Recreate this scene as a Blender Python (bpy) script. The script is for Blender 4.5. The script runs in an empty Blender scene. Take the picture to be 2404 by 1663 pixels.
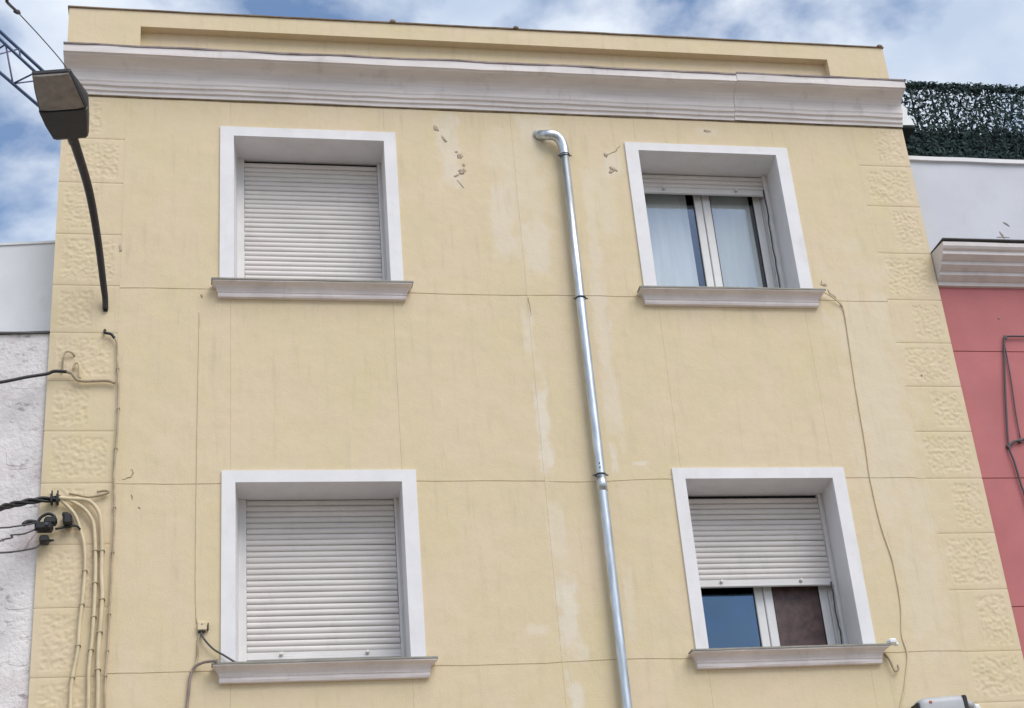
import bpy, math, random
from mathutils import Vector, Matrix, noise

random.seed(7)
scene = bpy.context.scene
COL = scene.collection

# ---------------------------------------------------------------- camera
cam_d = bpy.data.cameras.new('camera')
cam = bpy.data.objects.new('camera', cam_d)
COL.objects.link(cam)
FWD = Vector((0.1923764, 0.87267448, 0.44881017))
RGT = Vector((0.98127047, -0.17571959, -0.078936))
UPV = Vector((-0.0099793, -0.45558959, 0.890134))
cam.matrix_world = Matrix(((RGT.x, UPV.x, -FWD.x, 0.0),
                           (RGT.y, UPV.y, -FWD.y, -11.0),
                           (RGT.z, UPV.z, -FWD.z, 1.6),
                           (0, 0, 0, 1)))
cam_d.sensor_width = 36.0
cam_d.sensor_fit = 'HORIZONTAL'
cam_d.lens = 55.82
cam_d.clip_end = 2000
scene.camera = cam

# ---------------------------------------------------------------- sky and light
SUN_EL, SUN_AZ = math.radians(50), math.radians(150)     # azimuth clockwise from +Y
world = bpy.data.worlds.new('World')
scene.world = world
world.use_nodes = True
wn, wl = world.node_tree.nodes, world.node_tree.links
wn.clear()


def wnode(t, **kw):
    n = wn.new(t)
    for k, v in kw.items():
        setattr(n, k, v)
    return n


sky = wnode('ShaderNodeTexSky', sky_type='NISHITA', sun_disc=False)
sky.sun_elevation = SUN_EL
sky.sun_rotation = SUN_AZ
sky.air_density, sky.dust_density, sky.ozone_density = 1.0, 0.6, 1.6
wtc = wnode('ShaderNodeTexCoord')
wmap = wnode('ShaderNodeMapping')
wmap.inputs['Location'].default_value = (0.46, 8.701, 13.26)
wmap.inputs['Scale'].default_value = (1.0, 1.0, 1.7)
wl.new(wtc.outputs['Generated'], wmap.inputs['Vector'])
cn = wnode('ShaderNodeTexNoise')
cn.inputs['Scale'].default_value = 7.2
cn.inputs['Detail'].default_value = 9
cn.inputs['Roughness'].default_value = 0.52
cn.inputs['Distortion'].default_value = 0.12
wl.new(wmap.outputs['Vector'], cn.inputs['Vector'])
cr = wnode('ShaderNodeValToRGB')
cr.color_ramp.elements[0].position = 0.39
cr.color_ramp.elements[0].color = (0.1, 0.1, 0.1, 1)
cr.color_ramp.elements[1].position = 0.53
cr.color_ramp.elements[1].color = (1, 1, 1, 1)
wl.new(cn.outputs['Fac'], cr.inputs['Fac'])
cn2 = wnode('ShaderNodeTexNoise')
cn2.inputs['Scale'].default_value = 4
cn2.inputs['Detail'].default_value = 6
wl.new(wmap.outputs['Vector'], cn2.inputs['Vector'])
cshade = wnode('ShaderNodeMix', data_type='RGBA')
cshade.inputs['A'].default_value = (3.1, 3.7, 4.7, 1)
cshade.inputs['B'].default_value = (6.6, 6.7, 6.8, 1)
crs = wnode('ShaderNodeMapRange')
crs.inputs['From Min'].default_value = 0.40
crs.inputs['From Max'].default_value = 0.68
wl.new(cn2.outputs['Fac'], crs.inputs['Value'])
wl.new(crs.outputs['Result'], cshade.inputs['Factor'])
cmix = wnode('ShaderNodeMix', data_type='RGBA')
wl.new(cr.outputs['Color'], cmix.inputs['Factor'])
hsv = wnode('ShaderNodeHueSaturation')
hsv.inputs['Saturation'].default_value = 1.12
wl.new(sky.outputs['Color'], hsv.inputs['Color'])
wl.new(hsv.outputs['Color'], cmix.inputs['A'])
wl.new(cshade.outputs['Result'], cmix.inputs['B'])
bg = wnode('ShaderNodeBackground')
bg.inputs['Strength'].default_value = 0.1
wl.new(cmix.outputs['Result'], bg.inputs['Color'])
wo = wnode('ShaderNodeOutputWorld')
wl.new(bg.outputs['Background'], wo.inputs['Surface'])

sun_d = bpy.data.lights.new('sun', 'SUN')
sun_d.energy = 1.4
sun_d.angle = math.radians(40)
sun_d.color = (1.0, 0.96, 0.9)
sun = bpy.data.objects.new('sun', sun_d)
COL.objects.link(sun)
sdir = Vector((math.sin(SUN_AZ) * math.cos(SUN_EL), math.cos(SUN_AZ) * math.cos(SUN_EL), math.sin(SUN_EL)))
sun.rotation_euler = sdir.to_track_quat('Z', 'Y').to_euler()

vs = scene.view_settings
vs.view_transform = 'Standard'
vs.look = 'None'
vs.exposure = 0.83
vs.gamma = 1.0
scene.render.engine = 'CYCLES'
scene.cycles.use_denoising = True
scene.cycles.max_bounces = 8


# ---------------------------------------------------------------- materials
def new_mat(name):
    m = bpy.data.materials.new(name)
    m.use_nodes = True
    nt = m.node_tree
    nt.nodes.clear()
    out = nt.nodes.new('ShaderNodeOutputMaterial')
    b = nt.nodes.new('ShaderNodeBsdfPrincipled')
    nt.links.new(b.outputs['BSDF'], out.inputs['Surface'])
    return m, nt, b


def nd(nt, t, **kw):
    n = nt.nodes.new(t)
    for k, v in kw.items():
        setattr(n, k, v)
    return n


def noise_tex(nt, vec, scale, detail=4, rough=0.5, stretch=None):
    if stretch:
        mp = nd(nt, 'ShaderNodeMapping')
        mp.inputs['Scale'].default_value = stretch
        nt.links.new(vec, mp.inputs['Vector'])
        vec = mp.outputs['Vector']
    n = nd(nt, 'ShaderNodeTexNoise')
    n.inputs['Scale'].default_value = scale
    n.inputs['Detail'].default_value = detail
    n.inputs['Roughness'].default_value = rough
    nt.links.new(vec, n.inputs['Vector'])
    return n.outputs['Fac']


def maprange(nt, v, a, b, c=0.0, d=1.0):
    n = nd(nt, 'ShaderNodeMapRange', interpolation_type='SMOOTHSTEP')
    for i, x in zip(('From Min', 'From Max', 'To Min', 'To Max'), (a, b, c, d)):
        n.inputs[i].default_value = x
    nt.links.new(v, n.inputs['Value'])
    return n.outputs['Result']


def mixc(nt, fac, a, b):
    n = nd(nt, 'ShaderNodeMix', data_type='RGBA')
    for sock, v in (('Factor', fac), ('A', a), ('B', b)):
        if isinstance(v, (tuple, float, int)):
            n.inputs[sock].default_value = (*v, 1) if isinstance(v, tuple) else v
        else:
            nt.links.new(v, n.inputs[sock])
    return n.outputs['Result']


def math2(nt, op, a, b):
    n = nd(nt, 'ShaderNodeMath', operation=op)
    for i, v in enumerate((a, b)):
        if isinstance(v, (float, int)):
            n.inputs[i].default_value = v
        else:
            nt.links.new(v, n.inputs[i])
    return n.outputs[0]


def add_bump(nt, b, h, strength, dist):
    bp = nd(nt, 'ShaderNodeBump')
    bp.inputs['Strength'].default_value = strength
    bp.inputs['Distance'].default_value = dist
    nt.links.new(h, bp.inputs['Height'])
    nt.links.new(bp.outputs['Normal'], b.inputs['Normal'])


def simple(name, col, rough=0.6, metal=0.0, var=0.12, vscale=6.0, bump=0.0, bscale=60.0, bdist=0.003, dirt=None, dirt_amt=0.5, stretch=None):
    """paint or metal with a soft mottling, optional dirt streaks and fine relief"""
    m, nt, b = new_mat(name)
    pos = nd(nt, 'ShaderNodeNewGeometry').outputs['Position']
    f = maprange(nt, noise_tex(nt, pos, vscale, 5, 0.6, stretch), 0.3, 0.7)
    lo = tuple(c * (1 - var) for c in col)
    hi = tuple(min(1, c * (1 + var * 0.5)) for c in col)
    c = mixc(nt, f, lo, hi)
    if dirt:
        df = maprange(nt, noise_tex(nt, pos, 3.0, 8, 0.68, (2.2, 2.2, 0.9)), 0.52, 0.74, 0, dirt_amt)
        c = mixc(nt, df, c, dirt)
    nt.links.new(c, b.inputs['Base Color'])
    b.inputs['Roughness'].default_value = rough
    b.inputs['Metallic'].default_value = metal
    if rough > 0.8:
        b.inputs['Specular IOR Level'].default_value = 0.2
    if bump:
        add_bump(nt, b, noise_tex(nt, pos, bscale, 4, 0.6), bump, bdist)
    return m


def house_paint():
    m, nt, b = new_mat('yellow_plaster_paint')
    pos = nd(nt, 'ShaderNodeNewGeometry').outputs['Position']
    base = mixc(nt, maprange(nt, noise_tex(nt, pos, 1.3, 5, 0.6), 0.3, 0.7), (0.665, 0.556, 0.345), (0.70, 0.568, 0.388))
    fine = maprange(nt, noise_tex(nt, pos, 11.0, 6, 0.65), 0.35, 0.75)
    base = mixc(nt, math2(nt, 'MULTIPLY', fine, 0.35), base, (0.615, 0.512, 0.335))
    hue = maprange(nt, noise_tex(nt, pos, 2.7, 4, 0.6), 0.42, 0.62)
    base = mixc(nt, math2(nt, 'MULTIPLY', hue, 0.30), base, (0.70, 0.568, 0.43))
    # repaired strips of paler filler that was never repainted: (x, z, half width, half height, amount)
    warp = noise_tex(nt, pos, 7.0, 5, 0.6)
    warp2 = noise_tex(nt, pos, 2.6, 3, 0.6)
    sep = nd(nt, 'ShaderNodeSeparateXYZ')
    nt.links.new(pos, sep.inputs['Vector'])
    total = None
    for x, z, hw, hh, amt in ((2.45, 8.55, .10, .42, .55), (2.70, 8.25, .12, .33, .55), (2.62, 6.62, .06, .42, .85),
                              (2.58, 7.45, .05, .22, .5), (2.68, 5.12, .085, .30, .8), (3.19, 7.3, .07, .75, .5),
                              (3.16, 6.35, .03, .14, .7), (2.80, 9.42, .16, .16, .5), (3.21, 8.35, .05, .6, .45),
                              (2.67, 4.45, .05, .2, .8), (2.45, 5.0, .10, .05, .5), (3.36, 6.31, .07, .02, .7),
                              (3.15, 5.2, .04, .3, .4), (2.04, 9.15, .10, .34, .6), (3.44, 9.1, .08, .16, .5), (2.62, 8.9, .26, .5, .35),
                              (3.35, 8.7, .09, .35, .35), (5.45, 6.9, .28, 1.3, .35), (2.66, 5.75, .07, .25, .45), (4.35, 9.47, .10, .05, .4), (5.5, 5.2, .2, .5, .3)):
        dx = math2(nt, 'DIVIDE', math2(nt, 'ABSOLUTE', math2(nt, 'SUBTRACT', sep.outputs['X'], x), 0.0), hw)
        dz = math2(nt, 'DIVIDE', math2(nt, 'ABSOLUTE', math2(nt, 'SUBTRACT', sep.outputs['Z'], z), 0.0), hh)
        d = math2(nt, 'MAXIMUM', dx, dz)
        d = math2(nt, 'ADD', d, math2(nt, 'MULTIPLY', math2(nt, 'SUBTRACT', warp, 0.5), 2.4))
        d = math2(nt, 'ADD', d, math2(nt, 'MULTIPLY', math2(nt, 'SUBTRACT', warp2, 0.5), 1.6))
        k = maprange(nt, d, 0.45, 1.25, amt, 0.0)
        total = k if total is None else math2(nt, 'MAXIMUM', total, k)
    base = mixc(nt, total, base, (0.735, 0.655, 0.54))
    # rain streaks below the cornice and the sills
    streak = maprange(nt, noise_tex(nt, pos, 5.0, 6, 0.65, (3.0, 3.0, 0.35)), 0.50, 0.8, 0, 0.36)
    base = mixc(nt, streak, base, (0.43, 0.37, 0.25))
    speck = maprange(nt, noise_tex(nt, pos, 38.0, 2, 0.5), 0.70, 0.78, 0, 0.35)
    base = mixc(nt, speck, base, (0.33, 0.27, 0.19))
    nt.links.new(base, b.inputs['Base Color'])
    b.inputs['Roughness'].default_value = 0.85
    h = math2(nt, 'ADD', noise_tex(nt, pos, 85.0, 4, 0.6), math2(nt, 'MULTIPLY', noise_tex(nt, pos, 4.0, 3, 0.5), 5.0))
    add_bump(nt, b, h, 0.35, 0.006)
    return m


def lime_wash(name, *a, **k):
    m = simple(name, *a, **k)
    nt = m.node_tree
    b = next(n for n in nt.nodes if n.type == 'BSDF_PRINCIPLED')
    src = b.inputs['Base Color'].links[0].from_socket
    pos = nd(nt, 'ShaderNodeNewGeometry').outputs['Position']
    rose = maprange(nt, noise_tex(nt, pos, 2.3, 6, 0.7), 0.48, 0.68, 0, 0.5)
    c = mixc(nt, rose, src, (0.60, 0.49, 0.49))
    scr = maprange(nt, noise_tex(nt, pos, 9.0, 7, 0.74, (1.0, 1.0, 1.9)), 0.565, 0.67, 0, 0.7)
    c = mixc(nt, scr, c, (0.27, 0.23, 0.24))
    nt.links.new(c, b.inputs['Base Color'])
    return m


def glass_mat(name, tint, refl, gtint=(0.85, 0.92, 1.0)):
    m = bpy.data.materials.new(name)
    m.use_nodes = True
    nt = m.node_tree
    nt.nodes.clear()
    out = nd(nt, 'ShaderNodeOutputMaterial')
    tr = nd(nt, 'ShaderNodeBsdfTransparent')
    tr.inputs['Color'].default_value = (*tint, 1)
    gl = nd(nt, 'ShaderNodeBsdfGlossy')
    gl.inputs['Roughness'].default_value = 0.02
    gl.inputs['Color'].default_value = (*gtint, 1)
    mx = nd(nt, 'ShaderNodeMixShader')
    mx.inputs['Fac'].default_value = refl
    nt.links.new(tr.outputs[0], mx.inputs[1])
    nt.links.new(gl.outputs[0], mx.inputs[2])
    nt.links.new(mx.outputs[0], out.inputs['Surface'])
    return m


M = {}
M['yellow'] = house_paint()
M['cornice'] = simple('cornice_paint', (0.74, 0.685, 0.67), 0.8, var=0.11, vscale=2.2, bump=0.3, bscale=40, dirt=(0.45, 0.40, 0.39), dirt_amt=0.45, stretch=(0.6, 2, 6))
M['sill'] = simple('sill_paint', (0.74, 0.675, 0.665), 0.75, var=0.12, vscale=3, bump=0.25, bscale=50, dirt=(0.42, 0.37, 0.36), dirt_amt=0.4)
M['capping'] = simple('weathered_capping', (0.30, 0.25, 0.24), 0.85, var=0.3, vscale=6)
M['sill_top'] = simple('sill_capping', (0.30, 0.29, 0.25), 0.7, var=0.2, vscale=8, bump=0.2)
M['trim'] = simple('white_surround_paint', (0.76, 0.745, 0.755), 0.7, var=0.05, vscale=4, bump=0.2, bscale=70, dirt=(0.60, 0.57, 0.55), dirt_amt=0.4)
M['slat'] = simple('shutter_plastic', (0.68, 0.64, 0.62), 0.45, var=0.08, vscale=2.5, dirt=(0.45, 0.43, 0.42), dirt_amt=0.3, stretch=(0.7, 1, 6))
M['rail'] = simple('shutter_guide_plastic', (0.71, 0.685, 0.675), 0.45, var=0.06)
M['frame'] = simple('white_aluminium_frame', (0.72, 0.71, 0.71), 0.35, var=0.05)
M['dark'] = simple('dark_interior', (0.02, 0.02, 0.022), 0.9)
M['room'] = simple('room_wall', (0.10, 0.09, 0.09), 0.9)
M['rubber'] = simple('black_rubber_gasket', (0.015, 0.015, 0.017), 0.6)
M['glass_clear'] = glass_mat('clear_window_glass', (0.97, 0.98, 0.98), 0.11)
M['glass'] = glass_mat('window_glass', (0.72, 0.76, 0.8), 0.17, (0.42, 0.66, 1.0))
M['curtain'] = simple('pale_curtain_cloth', (0.70, 0.73, 0.73), 0.9, var=0.06, vscale=3, stretch=(5, 5, .6))
M['film'] = simple('brown_privacy_film', (0.085, 0.045, 0.045), 0.45, var=0.45, vscale=14, bump=0.4, bscale=30, bdist=0.004)
M['galv'] = simple('galvanised_steel', (0.58, 0.62, 0.66), 0.40, 1.0, var=0.24, vscale=5, stretch=(6, 6, .8))
M['bracket'] = simple('dark_steel_bracket', (0.075, 0.085, 0.095), 0.5, 0.6)
M['coping_brown'] = simple('brown_coping_tile', (0.23, 0.17, 0.115), 0.85, var=0.3, vscale=9)
M['joint'] = simple('dark_brown_joint', (0.22, 0.165, 0.10), 0.95, var=0.4, vscale=9)
M['crack'] = simple('crack_dirt', (0.38, 0.295, 0.205), 0.95, var=0.35, vscale=25)
M['chip'] = simple('chipped_filler', (0.50, 0.39, 0.30), 0.95, var=0.3, vscale=25)
M['lamp_body'] = simple('lamp_dark_enamel', (0.022, 0.021, 0.023), 0.5, var=0.2)
M['lamp_lens'] = simple('lamp_dirty_lens', (0.21, 0.185, 0.165), 0.4, var=0.25, vscale=14, dirt=(0.09, 0.08, 0.07), dirt_amt=0.6)
M['arm'] = simple('lamp_arm_paint', (0.045, 0.04, 0.042), 0.45, 0.2, var=0.2, vscale=20)
M['cable'] = simple('black_cable_sheath', (0.012, 0.012, 0.014), 0.5)
M['wire'] = simple('grey_wire_sheath', (0.075, 0.07, 0.075), 0.6)
M['cable_paint'] = simple('painted_over_cable', (0.66, 0.555, 0.37), 0.75, var=0.12, vscale=9)
M['cable_dirty'] = simple('dirty_painted_cable', (0.40, 0.33, 0.22), 0.8, var=0.25, vscale=12)
M['cable_mid'] = simple('grimy_painted_cable', (0.47, 0.38, 0.265), 0.8, var=0.25, vscale=12)
M['cable_lilac'] = simple('scuffed_wire_sheath', (0.28, 0.22, 0.20), 0.75, var=0.3, vscale=10)
M['pink'] = simple('rose_plaster_paint', (0.49, 0.175, 0.178), 0.85, var=0.10, vscale=1.5, bump=0.3, bscale=60, dirt=(0.40, 0.19, 0.19), dirt_amt=0.35)
M['pale2'] = simple('white_render', (0.79, 0.80, 0.82), 0.85, var=0.06, vscale=1.6, bump=0.25, bscale=50, dirt=(0.58, 0.58, 0.60), dirt_amt=0.35)
M['pale'] = simple('pale_render', (0.60, 0.61, 0.66), 0.85, var=0.06, vscale=1.6, bump=0.25, bscale=50, dirt=(0.50, 0.50, 0.53), dirt_amt=0.35)
M['band'] = simple('neighbour_cornice_paint', (0.66, 0.61, 0.60), 0.75, var=0.1, vscale=4, bump=0.2, dirt=(0.40, 0.36, 0.34), dirt_amt=0.4)
M['lime'] = lime_wash('peeling_whitewash', (0.77, 0.73, 0.72), 0.9, var=0.12, vscale=3.0, bump=0.9, bscale=28, bdist=0.012, dirt=(0.55, 0.48, 0.485), dirt_amt=0.6)
M['ridge'] = simple('dark_flashing', (0.11, 0.11, 0.11), 0.7, var=0.2)
M['blue_steel'] = simple('blue_painted_steel', (0.025, 0.05, 0.12), 0.45, 0.2, var=0.3, vscale=12)
M['violet_steel'] = simple('faded_brace_paint', (0.20, 0.19, 0.33), 0.5, 0.2, var=0.3, vscale=12)
M['leaf'] = simple('artificial_leaf_plastic', (0.050, 0.080, 0.078), 0.85, var=0.7, vscale=18)
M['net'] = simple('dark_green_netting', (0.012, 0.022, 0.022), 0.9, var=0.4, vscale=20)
M['grey_box'] = simple('grey_plastic_housing', (0.42, 0.43, 0.45), 0.4, var=0.06)
M['orange'] = simple('orange_mark_paint', (0.55, 0.13, 0.06), 0.6)
M['white_lump'] = simple('white_lump_and_lit_stub', (0.78, 0.80, 0.80), 0.8, bump=0.4, bscale=30)
M['asphalt'] = simple('worn_pale_asphalt', (0.155, 0.135, 0.11), 0.9, var=0.3, vscale=3, bump=0.5, bscale=120)
M['paving'] = simple('paving_concrete', (0.42, 0.36, 0.285), 0.85, var=0.12, vscale=2, bump=0.3)
M['roof'] = simple('roof_membrane', (0.28, 0.20, 0.16), 0.9, var=0.2)


# ---------------------------------------------------------------- mesh helpers
class MB:
    def __init__(self):
        self.v, self.f, self.s = [], [], []

    def add(self, vs_, fs, smooth=False):
        o = len(self.v)
        self.v += [tuple(p) for p in vs_]
        self.f += [tuple(i + o for i in f) for f in fs]
        self.s += [smooth] * len(fs)
        return self

    def box(self, x0, x1, y0, y1, z0, z1, bev=0.0):
        if bev <= 0:
            vs_ = [(x, y, z) for x in (x0, x1) for y in (y0, y1) for z in (z0, z1)]
            fs = [(0, 1, 3, 2), (4, 6, 7, 5), (0, 4, 5, 1), (2, 3, 7, 6), (0, 2, 6, 4), (1, 5, 7, 3)]
            return self.add(vs_, fs)
        b = bev                       # chamfered prism along x with inset ends
        prof = [(y0 + b, z0), (y1 - b, z0), (y1, z0 + b), (y1, z1 - b), (y1 - b, z1), (y0 + b, z1), (y0, z1 - b), (y0, z0 + b)]
        cy, cz = (y0 + y1) / 2, (z0 + z1) / 2
        rings = []
        for x, k in ((x0, 1), (x0 + b, 0), (x1 - b, 0), (x1, 1)):
            rings.append([(x, y + (b if y < cy else -b) * k, z + (b if z < cz else -b) * k) for y, z in prof])
        vs_ = [p for r in rings for p in r]
        fs = [(i * 8 + j, i * 8 + (j + 1) % 8, (i + 1) * 8 + (j + 1) % 8, (i + 1) * 8 + j) for i in range(3) for j in range(8)]
        fs += [tuple(range(7, -1, -1)), tuple(range(24, 32))]
        return self.add(vs_, fs)

    def quad(self, a, b, c, d):
        return self.add([a, b, c, d], [(0, 1, 2, 3)])

    def tube(self, pts, r, seg=8, caps=True):
        pts = [Vector(p) for p in pts]
        n = len(pts)
        rr = r if isinstance(r, (list, tuple)) else [r] * n
        tang = [(pts[min(i + 1, n - 1)] - pts[max(i - 1, 0)]).normalized() for i in range(n)]
        ref = Vector((0, 0, 1)) if abs(tang[0].z) < 0.9 else Vector((1, 0, 0))
        nrm = (ref - tang[0] * ref.dot(tang[0])).normalized()
        vs_ = []
        for i in range(n):
            nrm = (nrm - tang[i] * nrm.dot(tang[i])).normalized()
            bi = tang[i].cross(nrm)
            for k in range(seg):
                a = 2 * math.pi * k / seg
                vs_.append(pts[i] + (nrm * math.cos(a) + bi * math.sin(a)) * rr[i])
        fs = [(i * seg + k, i * seg + (k + 1) % seg, (i + 1) * seg + (k + 1) % seg, (i + 1) * seg + k)
              for i in range(n - 1) for k in range(seg)]
        self.add(vs_, fs, True)
        if caps:
            o = len(self.v) - n * seg
            self.f += [tuple(o + k for k in range(seg - 1, -1, -1)), tuple(o + (n - 1) * seg + k for k in range(seg))]
            self.s += [False, False]
        return self

    def loft(self, rings, smooth=False, close=True, caps=True):
        n = len(rings[0])
        vs_ = [p for r in rings for p in r]
        fs = []
        for i in range(len(rings) - 1):
            for k in range(n if close else n - 1):
                fs.append((i * n + k, i * n + (k + 1) % n, (i + 1) * n + (k + 1) % n, (i + 1) * n + k))
        self.add(vs_, fs, smooth)
        if caps:
            o = len(self.v) - len(vs_)
            self.f += [tuple(o + k for k in range(n - 1, -1, -1)), tuple(o + len(vs_) - n + k for k in range(n))]
            self.s += [False, False]
        return self

    def mesh(self, name, mat):
        me = bpy.data.meshes.new(name)
        me.from_pydata(self.v, [], self.f)
        me.polygons.foreach_set('use_smooth', self.s)
        me.materials.append(mat)
        me.update()
        return me

    def build(self, name, mat, parent=None, loc=None):
        o = bpy.data.objects.new(name, self.mesh(name, mat))
        COL.objects.link(o)
        if parent is not None:
            o.parent = parent
        if loc:
            o.location = loc
        return o


def empty(name, label, cat, loc=(0, 0, 0), group=None):
    """a thing: an Empty at the origin of the parts, which are given in world coordinates"""
    o = bpy.data.objects.new(name, None)
    COL.objects.link(o)
    o['label'] = label
    o['category'] = cat
    if group:
        o['group'] = group
    return o


def tag(o, label, cat, group=None, kind=None):
    o['label'] = label
    o['category'] = cat
    if group:
        o['group'] = group
    if kind:
        o['kind'] = kind
    return o


def structure(o):
    o['kind'] = 'structure'
    return o


def smooth_path(pts, k=6):
    P = [Vector(p) for p in pts]
    P = [P[0] * 2 - P[1]] + P + [P[-1] * 2 - P[-2]]
    out = []
    for i in range(1, len(P) - 2):
        for j in range(k):
            t = j / k
            a, b, c, d = P[i - 1], P[i], P[i + 1], P[i + 2]
            out.append(0.5 * ((2 * b) + (c - a) * t + (2 * a - 5 * b + 4 * c - d) * t * t + (3 * b - a - 3 * c + d) * t ** 3))
    out.append(P[-2])
    return out


def wob(x, z, s, amp, seed=0.0):
    return noise.noise(Vector((x * s + seed, seed * 1.7, z * s))) * amp


# ---------------------------------------------------------------- ground
g = MB()
g.quad((-150, -150, 0), (150, -150, 0), (150, 150, 0), (-150, 150, 0))
structure(g.build('ground', M['asphalt']))
g = MB()
g.box(-60, 60, -3.4, 0.0, -0.2, 0.13, 0.02)
structure(g.build('pavement', M['paving']))
g = MB()
g.box(-60, 60, -24, -11.8, -0.2, 0.13, 0.02)
structure(g.build('pavement', M['paving']))

# ---------------------------------------------------------------- yellow house
XL, XR = -1.115, 6.21
house = empty('yellow_house', 'pale yellow plastered house with white window surrounds and a moulded cornice', 'house')

# openings: x0, x1, z0 (sill top), z1, splay of the right and left inner corner
WIN = {
    'UL': dict(x0=.25, x1=1.487, z0=7.83, z1=9.245, sx=(.14, 1.587, 9.335), il=.285, ir=1.50),
    'LL': dict(x0=.26, x1=1.492, z0=4.775, z1=6.165, sx=(.16, 1.605, 6.26), il=.29, ir=1.505),
    'UR': dict(x0=3.695, x1=4.948, z0=7.83, z1=9.245, sx=(3.58, 5.06, 9.325), il=3.695, ir=4.972),
    'LR': dict(x0=3.71, x1=4.925, z0=4.78, z1=6.175, sx=(3.61, 5.03, 6.265), il=3.71, ir=4.957),
}
REC = 0.36

# wall core with four openings, side walls, back and roof
wb = MB()
xs = sorted({XL, XR, *(w[k] for w in WIN.values() for k in ('x0', 'x1'))})
zs = sorted({0.0, 9.95, *(w[k] for w in WIN.values() for k in ('z0', 'z1'))})
YC = 0.0045
for i in range(len(xs) - 1):
    for j in range(len(zs) - 1):
        cx, cz = (xs[i] + xs[i + 1]) / 2, (zs[j] + zs[j + 1]) / 2
        if any(w['x0'] < cx < w['x1'] and w['z0'] < cz < w['z1'] for w in WIN.values()):
            continue
        wb.quad((xs[i], YC, zs[j]), (xs[i + 1], YC, zs[j]), (xs[i + 1], YC, zs[j + 1]), (xs[i], YC, zs[j + 1]))
wb.quad((XL, YC, 0), (XL, YC, 9.95), (XL, 9, 9.95), (XL, 9, 0))
wb.quad((XR, YC, 0), (XR, 9, 0), (XR, 9, 9.95), (XR, YC, 9.95))
wb.quad((XL, 9, 0), (XL, 9, 9.95), (XR, 9, 9.95), (XR, 9, 0))
wb.build('wall', M['yellow'], house)
rb = MB()
rb.quad((XL, 0.3, 9.72), (XR, 0.3, 9.72), (XR, 9, 9.72), (XL, 9, 9.72))
rb.build('roof', M['roof'], house)


def panel(x0, x1, z0, z1, gx=0.0002, gz=0.0026):
    """one scored field of the render: a slab with hand-worked edges"""
    x0, x1, z0, z1 = x0 + gx, x1 - gx, z0 + gz, z1 - gz
    b = MB()
    nx, nz = max(2, int((x1 - x0) / .12)), max(2, int((z1 - z0) / .12))
    per = []
    for i in range(nx):
        per.append((x0 + (x1 - x0) * i / nx, z0, 0, 1))
    for j in range(nz):
        per.append((x1, z0 + (z1 - z0) * j / nz, 1, 0))
    for i in range(nx, 0, -1):
        per.append((x0 + (x1 - x0) * i / nx, z1, 0, 1))
    for j in range(nz, 0, -1):
        per.append((x0, z0 + (z1 - z0) * j / nz, 1, 0))
    ins = 0.0010
    cx, cz = (x0 + x1) / 2, (z0 + z1) / 2
    back, front = [], []
    sd = random.uniform(0, 40)
    for k, (x, z, ux, uz) in enumerate(per):
        dx = 0.0
        dz = uz * (wob(x, 0, 1.1, .016, 9 + round(z)) + wob(x, z, 4, .006, 5) + wob(x, z, 7, .0022, sd)) + uz * random.uniform(-.0008, .0008)
        back.append((x + dx, YC - 0.0005, z + dz))
        front.append((x + dx - math.copysign(ins * .4, x - cx) * (1 if ux or abs(x - x0) < 1e-6 or abs(x - x1) < 1e-6 else 0),
                      0.0, z + dz - math.copysign(ins, z - cz) * (1 if uz else 0)))
    n = len(per)
    b.add(back + front, [(k, (k + 1) % n, n + (k + 1) % n, n + k) for k in range(n)] + [tuple(range(n, 2 * n))])
    return b.build('plaster_panel', M['yellow'], house)


QL, QR = -0.62, 5.72
J = [9.60, 7.795, 6.168, 4.75, 3.20]
cols = dict(A=(QL, .225), B=(.225, 1.497), C=(1.497, 2.592), D=(2.592, 3.688), E=(3.688, 4.954), F=(4.954, QR))
for r in range(4):
    z1, z0 = J[r], J[r + 1]
    for k, (a, b) in cols.items():
        za, zb = z0, z1
        if k in 'BE':
            if r == 0:
                za = 9.285
            elif r == 1:
                za = 6.215
            elif r == 2:
                continue
            if r == 3:
                zb = 4.735
        panel(a, b, za, zb)


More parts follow.
